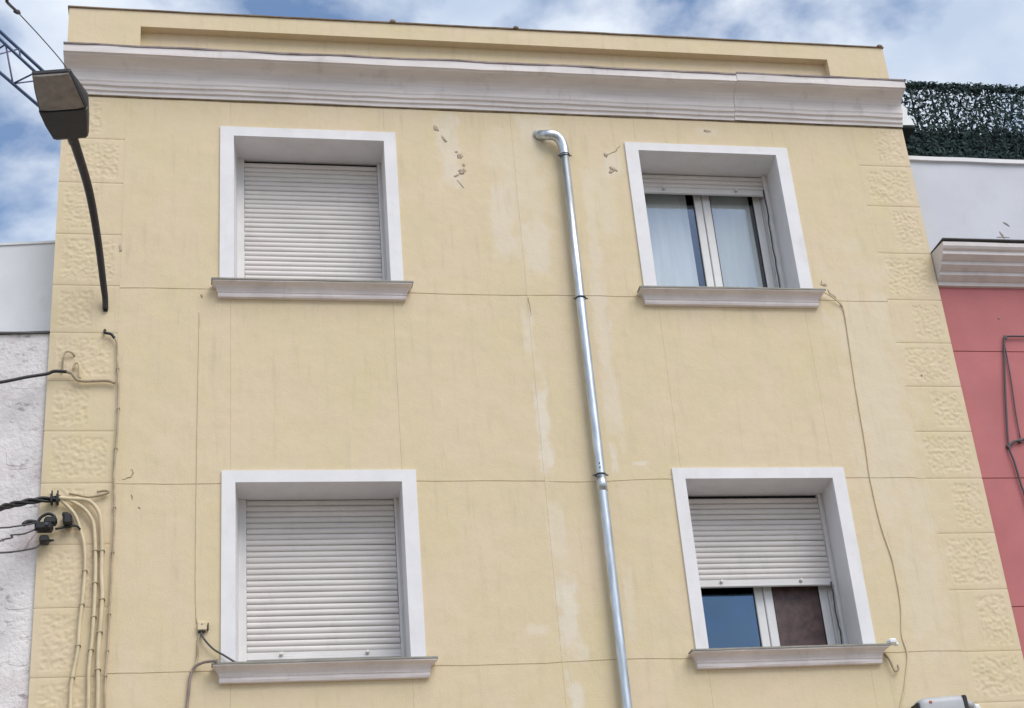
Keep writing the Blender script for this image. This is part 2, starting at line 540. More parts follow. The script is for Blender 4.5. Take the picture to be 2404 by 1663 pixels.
def quoin(x0, x1, z0, z1, f0, f1):
    """corner block: smooth draughted margin round a worm-tooled field f0..f1"""
    gap = 0.0028
    x0, x1, z0, z1 = x0, x1, z0 + gap, z1 - gap
    step = 0.0105
    nx, nz = int((x1 - x0) / step), int((z1 - z0) / step)
    b = MB()
    vs_ = []
    sd = random.uniform(0, 50)
    for j in range(nz + 1):
        for i in range(nx + 1):
            x, z = x0 + (x1 - x0) * i / nx, z0 + (z1 - z0) * j / nz
            inset = min(x - f0, f1 - x, z - (z0 + .045), (z1 - .045) - z)
            m = max(0.0, min(1.0, inset / .012 + .5))
            p = Vector((x * 40 + sd, sd, z * 40))
            w = noise.noise(p) + .6 * noise.noise(p * 1.9 + Vector((7, 3, 1)))
            d = m * (-.001 + .0075 * max(-.5, min(.5, w)))
            edge = min(z - z0, z1 - z)
            y = 0.0004 - d + (0.0018 if edge < .002 else 0) + m * wob(x, z, 9, .0012, 4)
            ridge = max(0.0, 1 - abs(inset + .004) / .011)      # raised lip round the field
            y -= .0012 * ridge
            vs_.append((x, y, z))
    W = nx + 1
    fs = [(j * W + i, j * W + i + 1, (j + 1) * W + i + 1, (j + 1) * W + i) for j in range(nz) for i in range(nx)]
    b.add(vs_, fs, True)
    per = [i for i in range(W)] + [j * W + nx for j in range(1, nz + 1)] + [nz * W + i for i in range(nx - 1, -1, -1)] + [j * W for j in range(nz - 1, 0, -1)]
    n = len(per)
    b.add([vs_[k] for k in per] + [(vs_[k][0], YC + .02, vs_[k][2]) for k in per],
          [((k + 1) % n, k, n + k, n + (k + 1) % n) for k in range(n)])
    return b.build('quoin', M['yellow'], house)


QZ = [9.60, 9.178, 8.755, 8.275, 7.815, 7.402, 6.995, 6.585, 6.172, 5.702, 5.235, 4.742, 4.35, 3.95]
for i in range(len(QZ) - 1):
    z1, z0 = QZ[i], QZ[i + 1]
    if i % 2:   # long block
        quoin(XL - .004, QL, z0, z1, XL + .055, QL - .05)
        quoin(QR, XR + .004, z0, z1, QR + .05, XR - .05)
    else:
        quoin(XL - .004, QL, z0, z1, XL + .05, -.815)
        quoin(QR, XR + .004, z0, z1, 5.925, XR - .045)

# parapet with a long sunk panel, and its thin coping
pb = MB()
px0, px1, pz1 = -.525, 5.625, 10.335
D = .085
Z0, Z1 = 9.90, 10.495
pb.quad((XL, 0, Z0), (px0, 0, Z0), (px0, 0, Z1), (XL, 0, Z1))
pb.quad((px1, 0, Z0), (XR - .01, 0, Z0), (XR - .01, 0, Z1), (px1, 0, Z1))
pb.quad((px0, 0, pz1), (px1, 0, pz1), (px1, 0, Z1), (px0, 0, Z1))
pb.quad((px0, D, Z0), (px1, D, Z0), (px1, D, pz1), (px0, D, pz1))
pb.quad((px0, 0, pz1), (px0, D, pz1), (px1, D, pz1), (px1, 0, pz1))
pb.quad((px0, 0, Z0), (px0, D, Z0), (px0, D, pz1), (px0, 0, pz1))
pb.quad((px1, D, Z0), (px1, 0, Z0), (px1, 0, pz1), (px1, D, pz1))
pb.quad((XL, .28, Z0 - .2), (XL, .28, Z1), (XR - .01, .28, Z1), (XR - .01, .28, Z0 - .2))
pb.quad((XL, 0, Z0), (XL, 0, Z1), (XL, .28, Z1), (XL, .28, Z0))
pb.quad((XR - .01, 0, Z0), (XR - .01, .28, Z0), (XR - .01, .28, Z1), (XR - .01, 0, Z1))
parapet = pb.build('parapet', M['yellow'], house)
cb = MB()
rings = []
N = 60
for i in range(N + 1):
    x = XL - .012 + (XR - XL + .012) * i / N
    dz = wob(x, 0, 3, .006, 2)
    rings.append([(x, -.012 + wob(x, 0, 8, .003, 6), Z1 + .002 + dz * .3), (x, .29, Z1 + .002), (x, .29, Z1 + .018), (x, -.012, Z1 + .013 + dz)])
cb.loft(rings)
cb.build('coping', M['coping_brown'], parapet)
for x, w, h in ((1.62, .05, .018), (2.72, .045, .014), (6.17, .05, .012)):
    lb = MB()
    lb.loft([[(x + dx, y, z) for y, z in ((-.02, Z1 + .01), (.03, Z1 + .01), (.03, Z1 + .02 + hh), (-.02, Z1 + .018 + hh))]
             for dx, hh in ((-w / 2, .004), (-w / 4, h), (w / 5, h * .8), (w / 2, .003))])
    lb.build('mortar_lump', M['coping_brown'], parapet)

# moulded cornice: two lengths that meet with a small step
CP = [(.010, 9.598), (-.016, 9.602), (-.019, 9.632), (-.034, 9.638), (-.038, 9.668), (-.054, 9.676), (-.058, 9.700), (-.066, 9.712),
      (-.067, 9.745), (-.071, 9.780), (-.083, 9.808), (-.105, 9.830), (-.135, 9.847), (-.170, 9.858), (-.198, 9.864), (-.202, 9.874),
      (-.220, 9.876), (-.222, 9.942), (-.212, 9.950), (.02, 9.975), (.02, 9.598)]


def cornice(x0, x1, dz, seed):
    b = MB()
    n = int((x1 - x0) / .07)
    rings = []
    for i in range(n + 1):
        x = x0 + (x1 - x0) * i / n
        ring = []
        for k, (y, z) in enumerate(CP):
            if y >= .01:
                ring.append((x, y, z + dz))
            else:
                ring.append((x, y + wob(x, z * 3, 4, .006, seed), z + dz * (z - 9.6) / .35 + wob(x, z * 4, 2.5, .006, seed + 8)))
        rings.append(ring)
    b.loft(rings)
    return b.build('cornice', M['cornice'], house)


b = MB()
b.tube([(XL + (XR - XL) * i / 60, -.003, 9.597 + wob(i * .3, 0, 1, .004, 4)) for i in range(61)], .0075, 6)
b.build('cornice_joint', M['joint'], house)  # thin dark brown line along the foot of the cornice
cornice(XL - .006, 4.62, 0.0, 1.0)
cornice(4.624, XR + .006, .012, 6.0)
for x0, x1, dz, sd in ((XL - .008, 4.62, 0.0, 1.0), (4.624, XR + .008, .012, 6.0)):
    b = MB()
    n = 70
    rr = []
    for i in range(n + 1):
        x = x0 + (x1 - x0) * i / n
        e = wob(x, 9.945 * 4, 2.5, .006, sd + 8) + dz + wob(x, 0, 7, .003, sd)
        rr.append([(x, -.228 + wob(x, 9.9 * 3, 4, .006, sd), 9.9445 + e), (x, .0, 9.972 + e), (x, .0, 9.985 + e), (x, -.228 + wob(x, 9.9 * 3, 4, .006, sd), 9.960 + e)])
    b.loft(rr)
    b.build('cornice_capping', M['capping'], house)
lb = MB()
lb.loft([[(6.217, y, 9.62), (6.335, y, 9.625), (6.315, y, 9.69), (6.285, y, 9.74), (6.30, y, 9.80), (6.245, y, 9.86), (6.255, y, 9.93), (6.217, y, 9.97)]
         for y in (-.02, .02, .30)])
lb.build('cornice_stub', M['white_lump'], house)  # cornice return, coloured whiter to stand for the light on its end
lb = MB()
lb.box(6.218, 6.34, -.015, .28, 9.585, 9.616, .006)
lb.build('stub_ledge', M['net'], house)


# window surrounds, reveals, sills
SILL_P = [(.026, .0), (.038, .003), (.043, .018), (.040, .036), (.045, .040), (.048, .054), (.056, .072), (.072, .090), (.100, .101), (.112, .104), (.112, .118)]


def make_window(key):
    w = WIN[key]
    x0, x1, z0, z1, il, ir = w['x0'], w['x1'], w['z0'], w['z1'], w['il'], w['ir']
    sx0, sx1, sz1 = w['sx']
    F = -0.016
    # flat painted band round the opening
    b = MB()
    for (a, c, e, f) in ((sx0, x0, z0, sz1), (x1, sx1, z0, sz1), (x0, x1, z1, sz1)):
        b.box(a, c, F, YC + .02, e, f)
    for k in range(len(b.v)):
        x, y, z = b.v[k]
        if abs(x - x0) > .01 and abs(x - x1) > .01:
            b.v[k] = (x + wob(x, z, 2, .006, 3), y, z)
    sur = b.build('window_surround', M['trim'], house)
    r = MB()
    yf, ym, yb2 = YC + .02, REC - .052, REC + .2
    for xa, xi, flip in ((x0, il, 1), (x1, ir, -1)):
        q1 = [(xa, yf, z0), (xa, yf, z1), (xi, ym, z1), (xi, ym, z0)][::flip]
        q2 = [(xi, ym, z0), (xi, ym, z1), (xi, yb2, z1), (xi, yb2, z0)][::flip]
        r.quad(*q1)
        r.quad(*q2)
    r.quad((x0, yf, z1), (x1, yf, z1), (ir, ym, z1), (il, ym, z1))
    r.quad((il, ym, z1), (ir, ym, z1), (ir, yb2, z1), (il, yb2, z1))
    r.build('reveal', M['trim'], sur)
    # moulded sill with mitred ends
    hs = .118
    zb = z0 - hs
    core0, core1 = sx0 + .012, sx1 - .012
    rings = []
    n = 26
    front = []
    for o, dz in SILL_P:
        row = [(core0 - o * .62, .012, zb + dz)]
        for i in range(n + 1):
            x = core0 - o * .62 + (core1 - core0 + 1.24 * o) * i / n
            row.append((x, -o + wob(x, dz * 20, 4, .004, z0), zb + dz + wob(x, dz * 10, 2.5, .004, z0 + 3)))
        row.append((core1 + o * .62, .012, zb + dz))
        rings.append(row)
    s = MB()
    s.loft(rings, close=False, caps=False)
    s.add([rings[0][0]] + rings[0][1:], [tuple(range(len(rings[0])))])
    sill = s.build('window_sill', M['sill'], house)
    t = MB()
    tr = []
    for i in range(n + 1):
        x = core0 - .078 + (core1 - core0 + .156) * i / n
        e = wob(x, 1, 2.5, .004, z0 + 3)
        tr.append([(x, -.120, z0 - .003 + e), (x, REC + .2, z0 - .003), (x, REC + .2, z0 + .004), (x, -.120, z0 + .009 + e)] if x0 < x < x1 else
                  [(x, -.120, z0 - .003 + e), (x, -.0165, z0 - .003), (x, -.0165, z0 + .004), (x, -.120, z0 + .009 + e)])
    t.loft(tr)
    t.build('sill_capping', M['sill_top'], sill)
    # room behind
    q = MB()
    ya, yb_ = REC + .19, 2.4
    X0, X1, Z0_, Z1_ = x0 - .5, x1 + .5, z0 - .6, z1 + .3
    q.quad((X0, yb_, Z0_), (X1, yb_, Z0_), (X1, yb_, Z1_), (X0, yb_, Z1_))
    q.quad((X0, ya, Z0_), (X0, yb_, Z0_), (X0, yb_, Z1_), (X0, ya, Z1_))
    q.quad((X1, ya, Z0_), (X1, ya, Z1_), (X1, yb_, Z1_), (X1, yb_, Z0_))
    q.quad((X0, ya, Z1_), (X0, yb_, Z1_), (X1, yb_, Z1_), (X1, ya, Z1_))
    q.quad((X0, ya, Z0_), (X1, ya, Z0_), (X1, yb_, Z0_), (X0, yb_, Z0_))
    q.build('room', M['room'], house)
    return sur


def slat_mesh(w, h):
    b = MB()
    prof = [(.006, 0.0), (-.004, .002), (-.0085, .010), (-.0105, h * .45), (-.0085, h * .80), (-.003, h * .93), (.006, h * .95)]
    n = 8
    rings = []
    for i in range(n + 1):
        x = w * i / n
        rings.append([(x, y, z) for y, z in prof])
    b.loft(rings, smooth=True, close=False, caps=False)
    return b.mesh('slat', M['slat'])


def make_shutter(key, xa, xb, ztop, zbot, rail_l, rail_r, closed):
    """roller shutter: side guides as the mesh, bottom bar, stoppers and each slat as its pieces"""
    Y = REC - .015
    w = WIN[key]
    bk = MB()
    bk.box(xa + .004, xb - .004, Y + .012, Y + .016, zbot + .01, ztop - .001)
    sh = bk.build('roller_shutter', M['dark'], house)
    for (a, c) in (rail_l, rail_r):
        d = c - a
        b = MB()
        b.loft([[(a, Y - .034, z), (a + d * .5, Y - .034, z), (a + d * .5, Y - .024, z), (c, Y - .024, z), (c, Y + .05, z), (a, Y + .05, z)] for z in (w['z0'] + .004, ztop - .001)])
        b.build('guide_rail', M['rail'], sh)
    P = .0455
    me = slat_mesh(xb - xa, P)
    z = zbot + .062
    k = 0
    while z + P * .7 < ztop - .006:
        s = bpy.data.objects.new('slat', me)
        COL.objects.link(s)
        s.parent = sh
        s.location = (xa + random.uniform(-.0015, .0015), Y + random.uniform(-.0015, .0015), z)
        s.rotation_euler = (random.uniform(-.05, .05), random.uniform(-.0016, .0016), 0)
        z += P
        k += 1
    bar = MB()
    bar.box(xa - .004, xb + .004, Y - .010, Y + .008, zbot + .022, zbot + .060, .004)
    bar.box(xa - .004, xb + .004, Y - .022, Y + .010, zbot, zbot + .021, .004)
    bb = bar.build('bottom_bar', M['rail'], sh)
    for f in (.22, .78):
        st = MB()
        x = xa + (xb - xa) * f
        st.tube([(x, Y - .040, zbot + .044), (x, Y - .011, zbot + .040)], [.011, .014], 10)
        st.build('stopper', M['slat'], bb)
    return sh


for k in WIN:
    make_window(k)
make_shutter('UL', .345, 1.462, 9.244, 7.84, (.285, .343), (1.464, 1.50), True)
make_shutter('LL', .35, 1.466, 6.164, 4.918, (.29, .348), (1.468, 1.505), True)
lb = MB()
lb.box(.292, 1.503, REC - .005, REC + .16, 4.785, 4.915, .004)
lb.build('window_ledge', M['rail'], house)
make_shutter('UR', 3.73, 4.925, 9.244, 9.04, (3.697, 3.729), (4.927, 4.970), False)
make_shutter('LR', 3.745, 4.915, 6.174, 5.405, (3.712, 3.744), (4.917, 4.955), False)


def make_casement(key, film, glass):
    """two sliding white sashes; the panes are pieces of the frame"""
    w = WIN[key]
    x0, x1, z0, z1 = w['il'], w['ir'], w['z0'], w['z1']
    Y = REC + .07
    b = MB()
    fw = .055
    b.box(x0, x0 + fw, Y - .02, Y + .07, z0 + .006, z1)
    b.box(x1 - fw, x1, Y - .02, Y + .07, z0 + .006, z1)
    b.box(x0 + fw, x1 - fw, Y - .02, Y + .07, z1 - fw, z1 - .001)
    b.box(x0 + fw, x1 - fw, Y - .02, Y + .07, z0 + .006, z0 + .045)
    fr = b.build('window', M['frame'], house)
    za, zb = z0 + .047, z1 - fw - .002
    mid = (x0 + x1) / 2 + .036
    for si, (a, c, yy) in enumerate(((x0 + fw + .002, mid - .004, Y + .012), (mid - .001, x1 - fw - .002, Y))):
        s = MB()
        st = .07
        s.box(a, a + st, yy - .012, yy + .018, za, zb, .005)
        s.box(c - st, c, yy - .012, yy + .018, za, zb, .005)
        s.box(a + st, c - st, yy - .012, yy + .018, zb - st, zb)
        s.box(a + st, c - st, yy - .012, yy + .018, za, za + .05)
        s.build('sash', M['frame'], fr)
        gk = MB()
        for (p, q_) in ((a + st, a + st + .007), (c - st - .007, c - st)):
            gk.box(p, q_, yy - .006, yy + .010, za + .052, zb - st - .002)
        gk.build('gasket', M['rubber'], fr)
        p = MB()
        p.box(a + st + .0005, c - st - .0005, yy + .001, yy + .006, za + .0505, zb - st - .0005)
        p.build('pane', M['film'] if (film and si == 1) else M[glass], fr)
    # crooked pull cord hanging in front of the right-hand guide
    c = MB()
    zt = z1 - .16 if key == 'UR' else z1 - .75
    pts = [(x1 - .062 + wob(0, z * .1, 30, .014, z0) + .004 * math.sin(z * .9), REC - .05, zt - (zt - z0 - .02) * z / 14) for z in range(15)]
    c.tube(pts, .0065, 6)
    c.build('pull_cord', M['bracket'], fr)
    return fr


make_casement('UR', False, 'glass_clear')
make_casement('LR', True, 'glass')


def curtain(x0, x1, z0, z1, y, label):
    b = MB()
    n = 40
    rows = []
    for j in range(9):
        z = z1 - (z1 - z0) * j / 8
        t = j / 8
        rows.append([(x0 + (x1 - x0) * i / n, y + .003 * math.sin(i * .7 + 2 * t) * (.4 + .6 * t) + wob(i * .1, t, 3, .008, x0), z) for i in range(n + 1)])
    b.loft(rows, smooth=True, close=False, caps=False)
    return tag(b.build('curtain', M['curtain']), label, 'curtain')


curtain(3.80, 4.240, 7.86, 9.19, .485, 'pale blue-grey curtain behind the left pane of the upper right window')
curtain(4.36, 4.828, 7.86, 9.19, .485, 'pale blue-grey curtain behind the right pane of the upper right window')


# small scars in the render
def scar(pts, width, mat, name='crack'):
    b = MB()
    path = []
    for (a, c) in zip(pts[:-1], pts[1:]):
        for k in range(4):
            t = k / 4
            path.append((a[0] + (c[0] - a[0]) * t + random.uniform(-.006, .006), a[1] + (c[1] - a[1]) * t + random.uniform(-.006, .006)))
    path.append(pts[-1])
    n = len(path)
    L, R, T = [], [], []
    for i, (x, z) in enumerate(path):
        p, q = path[max(0, i - 1)], path[min(n - 1, i + 1)]
        d = math.hypot(q[0] - p[0], q[1] - p[1]) or 1
        nx, nz = -(q[1] - p[1]) / d, (q[0] - p[0]) / d
        ww = width * (.25 + .75 * math.sin(math.pi * (i + .4) / (n + .0))) * random.uniform(.4, 1)
        L.append((x + nx * ww, -.0005, z + nz * ww))
        T.append((x, -.004, z))
        R.append((x - nx * ww, -.0005, z - nz * ww))
    b.loft([L, T, R], close=False, caps=False)
    return b.build(name, mat, house)


scar([(1.985, 9.335), (2.02, 9.27), (2.0, 9.265)], .007, M['crack'])
scar([(2.09, 8.885), (2.14, 8.81)], .006, M['crack'])
scar([(3.545, 9.30), (3.50, 9.235), (3.42, 9.205), (3.405, 9.16)], .006, M['crack'])
scar([(5.155, 7.985), (5.15, 7.945), (5.20, 7.935)], .010, M['crack'])
scar([(5.19, 7.90), (5.23, 7.84), (5.28, 7.77)], .014, M['crack'])
scar([(-.49, 6.275), (-.475, 6.25), (-.49, 6.215), (-.55, 6.20)], .006, M['crack'])
scar([(-.485, 6.08), (-.475, 6.04)], .007, M['crack'])
scar([(-.43, 5.985), (-.415, 5.97)], .008, M['crack'])
scar([(0.0, 7.75), (.01, 7.72)], .012, M['crack'])
scar([(5.87, 7.1), (5.89, 7.09)], .005, M['crack'])
scar([(2.60, 7.78), (2.61, 7.70), (2.605, 7.6)], .004, M['crack'])


def chip(x, z, w, h, a=0.0):
    b = MB()
    n = 11
    rim, top = [], []
    for i in range(n):
        t = 2 * math.pi * i / n
        k = random.uniform(.55, 1.1)
        px, pz = math.cos(t) * w * k, math.sin(t) * h * k
        px, pz = px * math.cos(a) - pz * math.sin(a), px * math.sin(a) + pz * math.cos(a)
        rim.append((x + px, -.0003, z + pz))
        top.append((x + px * .6, -.003, z + pz * .6))
    b.loft([rim, top], smooth=True)
    return b.build('plaster_scar', M['chip'], house)


for args in ((1.935, 9.405, .022, .045, .4), (2.0, 9.30, .014, .03, .5), (2.125, 9.125, .034, .036, 0), (2.10, 9.17, .016, .014, 0), (2.135, 8.975, .045, .030, .6), (2.085, 8.93, .03, .014, .5),
             (2.155, 9.04, .014, .022, 0), (3.45, 9.05, .050, .022, -.7), (3.435, 9.035, .020, .042, -.5), (3.40, 9.19, .018, .028, .2), (4.36, 9.483, .045, .016, 0), (-.625, 8.15, .014, .05, 0),
             (5.17, 7.95, .030, .016, 0), (5.235, 7.845, .034, .022, -.7), (5.29, 7.76, .016, .034, .3)):
    chip(*args)

# ---------------------------------------------------------------- galvanised pipe
pipe = empty('drainpipe', 'galvanised steel pipe with an elbow running down between the windows', 'pipe')
X, Yp = 3.018, -.07
b = MB()
b.tube([(X, Yp, 9.13), (X - .003, Yp, 7.75), (X + .002, Yp, 6.19), (X + .003, Yp, 4.4), (X + .003, Yp, 1.2), (X + .003, Yp, .15)], .0375, 24)
b.build('pipe_run', M['galv'], pipe)
b = MB()
el = smooth_path([(2.822, .02, 9.378), (2.842, -.03, 9.352), (2.885, -.070, 9.328), (2.945, -.080, 9.318), (2.993, -.076, 9.277), (3.014, -.071, 9.205), (X, Yp, 9.115)], 6)
b.tube(el, .043, 24, caps=False)
b.build('elbow', M['galv'], pipe)
b = MB()
b.tube([(2.822, .012, 9.374), (2.830, -.006, 9.366)], [.050, .048], 20)
b.build('wall_flange', M['galv'], pipe)
for z in (9.125, 7.735, 6.185):
    b = MB()
    b.tube([(X, Yp, z - .006), (X, Yp, z + .006)], .0445, 20)
    b.box(X - .005, X + .005, Yp + .03, .02, z - .008, z + .008)
    for s in (-1, 1):
        b.box(X + s * .053 - .009, X + s * .053 + .009, Yp - .004, Yp + .004, z - .006, z + .006, .001)
    b.build('bracket', M['bracket'], pipe)
for z in (6.235, 6.27):
    b = MB()
    b.tube([(X - .008, Yp - .036, z), (X - .008, Yp - .042, z)], .006, 8)
    b.build('rivet', M['bracket'], pipe)
b = MB()
b.tube([(X + .003, Yp, 6.05), (X + .003, Yp, 6.17)], .0395, 24)
b.build('socket', M['galv'], pipe)

# ---------------------------------------------------------------- street lamp on the left corner
lamp = empty('street_lamp', 'dark street lamp on a curved arm fixed to the left corner of the house', 'street lamp')
A, Bp = Vector((-.945, -1.0, 8.505)), Vector((-1.062, -1.6, 8.690))
e1 = (Bp - A).normalized()
e2 = e1.cross(Vector((0, 0, 1))).normalized()
if e2.x < 0:
    e2 = -e2
e3 = e2.cross(e1).normalized()
if e3.z < 0:
    e3 = -e3
L = (Bp - A).length


def sec(t, hw, lo, hi, ch=.25, dx=0.0):
    c = A + e1 * (L * t) + e2 * dx
    k = hw * ch
    return [c + e2 * a + e3 * bb for a, bb in ((-hw + k, lo), (hw - k, lo), (hw, lo + .022), (hw, lo + .022 + (hi - lo - .022) * .5), (hw - k * 1.6, hi), (-hw + k * 1.6, hi), (-hw, lo + .022 + (hi - lo - .022) * .5), (-hw, lo + .022))]


b = MB()
b.loft([sec(-.01, .118, -.030, .045, .12), sec(.03, .130, -.048, .06, .06), sec(.25, .158, -.068, .10, .05, .006), sec(.44, .174, -.078, .115, .05, .012), sec(.445, .174, -.058, .115, .05, .012),
        sec(.70, .158, -.052, .055, .05, .004), sec(.935, .136, -.046, -.006, .05), sec(.942, .133, -.040, -.012, .06)])
b.build('lamp_housing', M['lamp_body'], lamp)
b = MB()
b.loft([[A + e1 * (L * t) + e2 * (a + dx) + e3 * z for a, z in ((-hw, -.060), (-hw * .6, -.070), (hw * .6, -.070), (hw, -.060), (hw, -.045), (-hw, -.045))]
        for t, hw, dx in ((.455, .158, .011), (.70, .144, .004), (.928, .126, 0))])
b.build('lens', M['lamp_lens'], lamp)
b = MB()
arm_pts = smooth_path([(-.718, -.015, 7.60), (-.722, -.055, 7.68), (-.735, -.12, 7.765), (-.775, -.32, 8.03), (-.835, -.60, 8.29), (-.915, -.90, 8.462), tuple(A + e1 * .05)], 6)
n = len(arm_pts)
b.tube(arm_pts, [.022 + .017 * (i / (n - 1)) ** 1.5 for i in range(n)], 14)
b.build('arm', M['arm'], lamp)
b = MB()
b.box(-.736, -.700, -.012, .012, 7.585, 7.67, .005)
b.build('wall_plate', M['arm'], lamp)
b = MB()
b.tube([tuple(A - e1 * .06 - e3 * .005), tuple(A + e1 * .04)], [.036, .040], 14)
b.build('collar', M['arm'], lamp)


# ---------------------------------------------------------------- cables
def cable(name, pts, r, mat, label, clips=(), twist=None, cat='cable', group=None, k=6):
    b = MB()
    path = smooth_path(pts, k)
    b.tube(path, r, 8)
    o = tag(b.build(name, mat), label, cat, group)
    for t in clips:
        i = min(range(len(path)), key=lambda q: abs(path[q].z - t))
        p = path[i]
        c = MB()
        c.box(p.x - r * 1.45, p.x + r * 1.45, p.y - r * 1.12, .0, p.z - .004, p.z + .004, .001)
        c.build('clip', M['cable_dirty'], o)
    return o


cable('drop_cable', [(-4.2, -2.5, 5.9), (-2.6, -1.2, 6.28), (-1.809, -.60, 6.60), (-1.421, -.25, 6.856), (-1.253, -.12, 6.964), (-1.119, -.06, 7.021), (-1.067, -.05, 7.048), (-.978, -.045, 7.048)],
      .0125, M['cable'], 'single black cable crossing the white wall to the corner of the yellow house')
cable('cable', [(-.978, -.045, 7.048), (-.94, -.04, 7.036), (-.907, -.035, 6.994), (-.849, -.03, 6.979), (-.688, -.03, 6.984), (-.625, -.03, 6.965)],
      .013, M['cable_dirty'], 'short dirty painted cable running level across the quoins from the single black cable')
cable('wall_hook', [(-1.012, -.012, 7.062), (-1.010, -.03, 7.151), (-.994, -.03, 7.218), (-.955, -.03, 7.219), (-.929, 0, 7.202)], .007, M['cable_dirty'],
      'small square wire hook above the single black cable', cat='hook')
cable('wall_hook', [(-.933, -.012, 7.085), (-.919, -.03, 7.130), (-.893, -.03, 7.115), (-.882, -.02, 7.004)], .009, M['cable_paint'],
      'rounded painted hook beside the end of the single black cable', cat='hook')
cable('lead', [(-.717, -.004, 7.424), (-.712, -.03, 7.388), (-.669, -.03, 7.377), (-.642, -.03, 7.343)], .011, M['cable'],
      'short black lead coming out of the wall below the lamp arm')
cable('conduit', [(-.642, -.03, 7.343), (-.624, -.025, 7.294), (-.611, -.025, 7.088), (-.599, -.025, 6.903), (-.595, -.025, 6.684), (-.601, -.025, 6.469), (-.610, -.025, 6.258), (-.596, -.025, 5.913),
                  (-.600, -.025, 5.577), (-.605, -.025, 5.282), (-.609, -.025, 4.962), (-.618, -.025, 4.682), (-.611, -.025, 4.258), (-.611, -.025, 2.5)],
      .0080, M['cable_mid'], 'long thin scuffed cable running down the inner edge of the left quoins', clips=(7.1, 6.75, 6.42, 5.98, 5.62, 5.2, 4.9, 4.72))

# twisted bundle
base = [Vector(p) for p in [(-4.6, -4.2, 4.9), (-2.6, -2.2, 5.12), (-1.735, -1.15, 5.37), (-1.345, -.36, 5.840), (-1.275, -.22, 5.92), (-1.150, -.10, 5.998), (-1.06, -.055, 6.024), (-.975, -.05, 6.032)]]
bp_ = smooth_path(base, 14)
bundle = empty('cable_bundle', 'thick black twisted cable bundle strapped to the left quoins', 'cable')
for s in range(3):
    b = MB()
    pts = []
    dist = 0.0
    for i, p in enumerate(bp_):
        if i:
            dist += (p - bp_[i - 1]).length
        a = dist * 17 + s * 2.094
        pts.append(p + Vector((math.cos(a) * .004, math.cos(a) * .012, math.sin(a) * .0145)))
    b.tube(pts, .0105, 8)
    b.build('strand', M['cable'], bundle)
for x in (-1.035, -.995):
    b = MB()
    b.box(x - .008, x + .008, -.08, .0, 6.00, 6.062, .003)
    b.box(x - .005, x + .005, -.05, -.03, 6.062, 6.095)
    b.build('strap', M['cable'], bundle)

cable('cable', [(-.987, -.045, 6.028), (-.951, -.04, 6.006), (-.871, -.035, 5.914), (-.824, -.03, 5.789), (-.797, -.027, 5.684), (-.785, -.027, 5.526), (-.790, -.027, 5.316), (-.804, -.027, 5.116),
                (-.810, -.027, 4.919), (-.840, -.027, 4.688), (-.841, -.027, 4.385), (-.841, -.027, 2.5)], .0125, M['cable_paint'],
      'leftmost of the three painted cables curving down from the black bundle', clips=(5.5, 5.25, 4.95, 4.75))
cable('cable', [(-.986, -.05, 6.032), (-.913, -.045, 6.021), (-.815, -.04, 5.962), (-.755, -.035, 5.883), (-.733, -.03, 5.809), (-.719, -.028, 5.642), (-.712, -.028, 5.436), (-.711, -.028, 5.233),
                (-.717, -.028, 4.995), (-.730, -.028, 4.761), (-.722, -.028, 4.381), (-.722, -.028, 2.5)], .0135, M['cable_paint'],
      'middle of the three painted cables curving down from the black bundle', clips=(5.65, 5.39, 5.17, 4.92))
cable('cable', [(-.986, -.055, 6.036), (-.894, -.05, 6.029), (-.779, -.045, 6.015), (-.707, -.04, 5.932), (-.683, -.035, 5.807), (-.674, -.03, 5.641), (-.671, -.03, 5.476), (-.660, -.03, 5.313),
                (-.664, -.03, 5.112), (-.672, -.03, 4.876), (-.661, -.03, 4.379), (-.661, -.03, 2.5)], .0145, M['cable_paint'],
      'rightmost of the three painted cables curving down from the black bundle', clips=(5.64, 5.28, 5.05, 4.78))
cable('cable_loop', [(-.917, -.02, 6.082), (-.859, -.03, 6.067), (-.781, -.03, 6.051), (-.685, -.03, 6.068), (-.643, -.03, 6.087), (-.667, -.03, 6.099), (-.725, -.02, 6.094)], .009, M['cable_dirty'],
      'dirty flattened loop of painted cable lying above the curving cables')

cable('wire', [(-4.4, -4, 4.9), (-1.761, -1.0, 5.437), (-1.337, -.35, 5.698), (-1.259, -.25, 5.745), (-1.197, -.18, 5.782), (-1.128, -.10, 5.828)], .006, M['wire'],
      'uppermost thin wire reaching the black clamp cluster from the left')
cable('wire', [(-4.4, -4, 4.75), (-1.770, -.90, 5.366), (-1.302, -.30, 5.636), (-1.273, -.25, 5.682), (-1.195, -.20, 5.710), (-1.129, -.10, 5.779)], .006, M['wire'],
      'kinked thin wire entering the underside of the black clamp cluster')
cable('wire', [(-4.4, -4, 4.65), (-1.746, -1.0, 5.255), (-1.332, -.30, 5.536), (-1.248, -.25, 5.561), (-1.134, -.12, 5.631), (-1.095, -.08, 5.670), (-1.068, -.06, 5.710)], .007, M['wire'],
      'lowest thin wire rising to the small black connector block')
cable('wire', [(-1.192, -.17, 5.600), (-1.163, -.15, 5.665), (-1.131, -.13, 5.726), (-1.113, -.10, 5.770)], .0045, M['cable_lilac'],
      'short slanting wire linking the lowest wire to the clamp cluster')
cable('wire', [(-.995, -.08, 5.789), (-.922, -.06, 5.812), (-.859, -.05, 5.824), (-.828, -.04, 5.798)], .009, M['cable'],
      'short black lead from the clamp cluster to the leftmost painted cable')

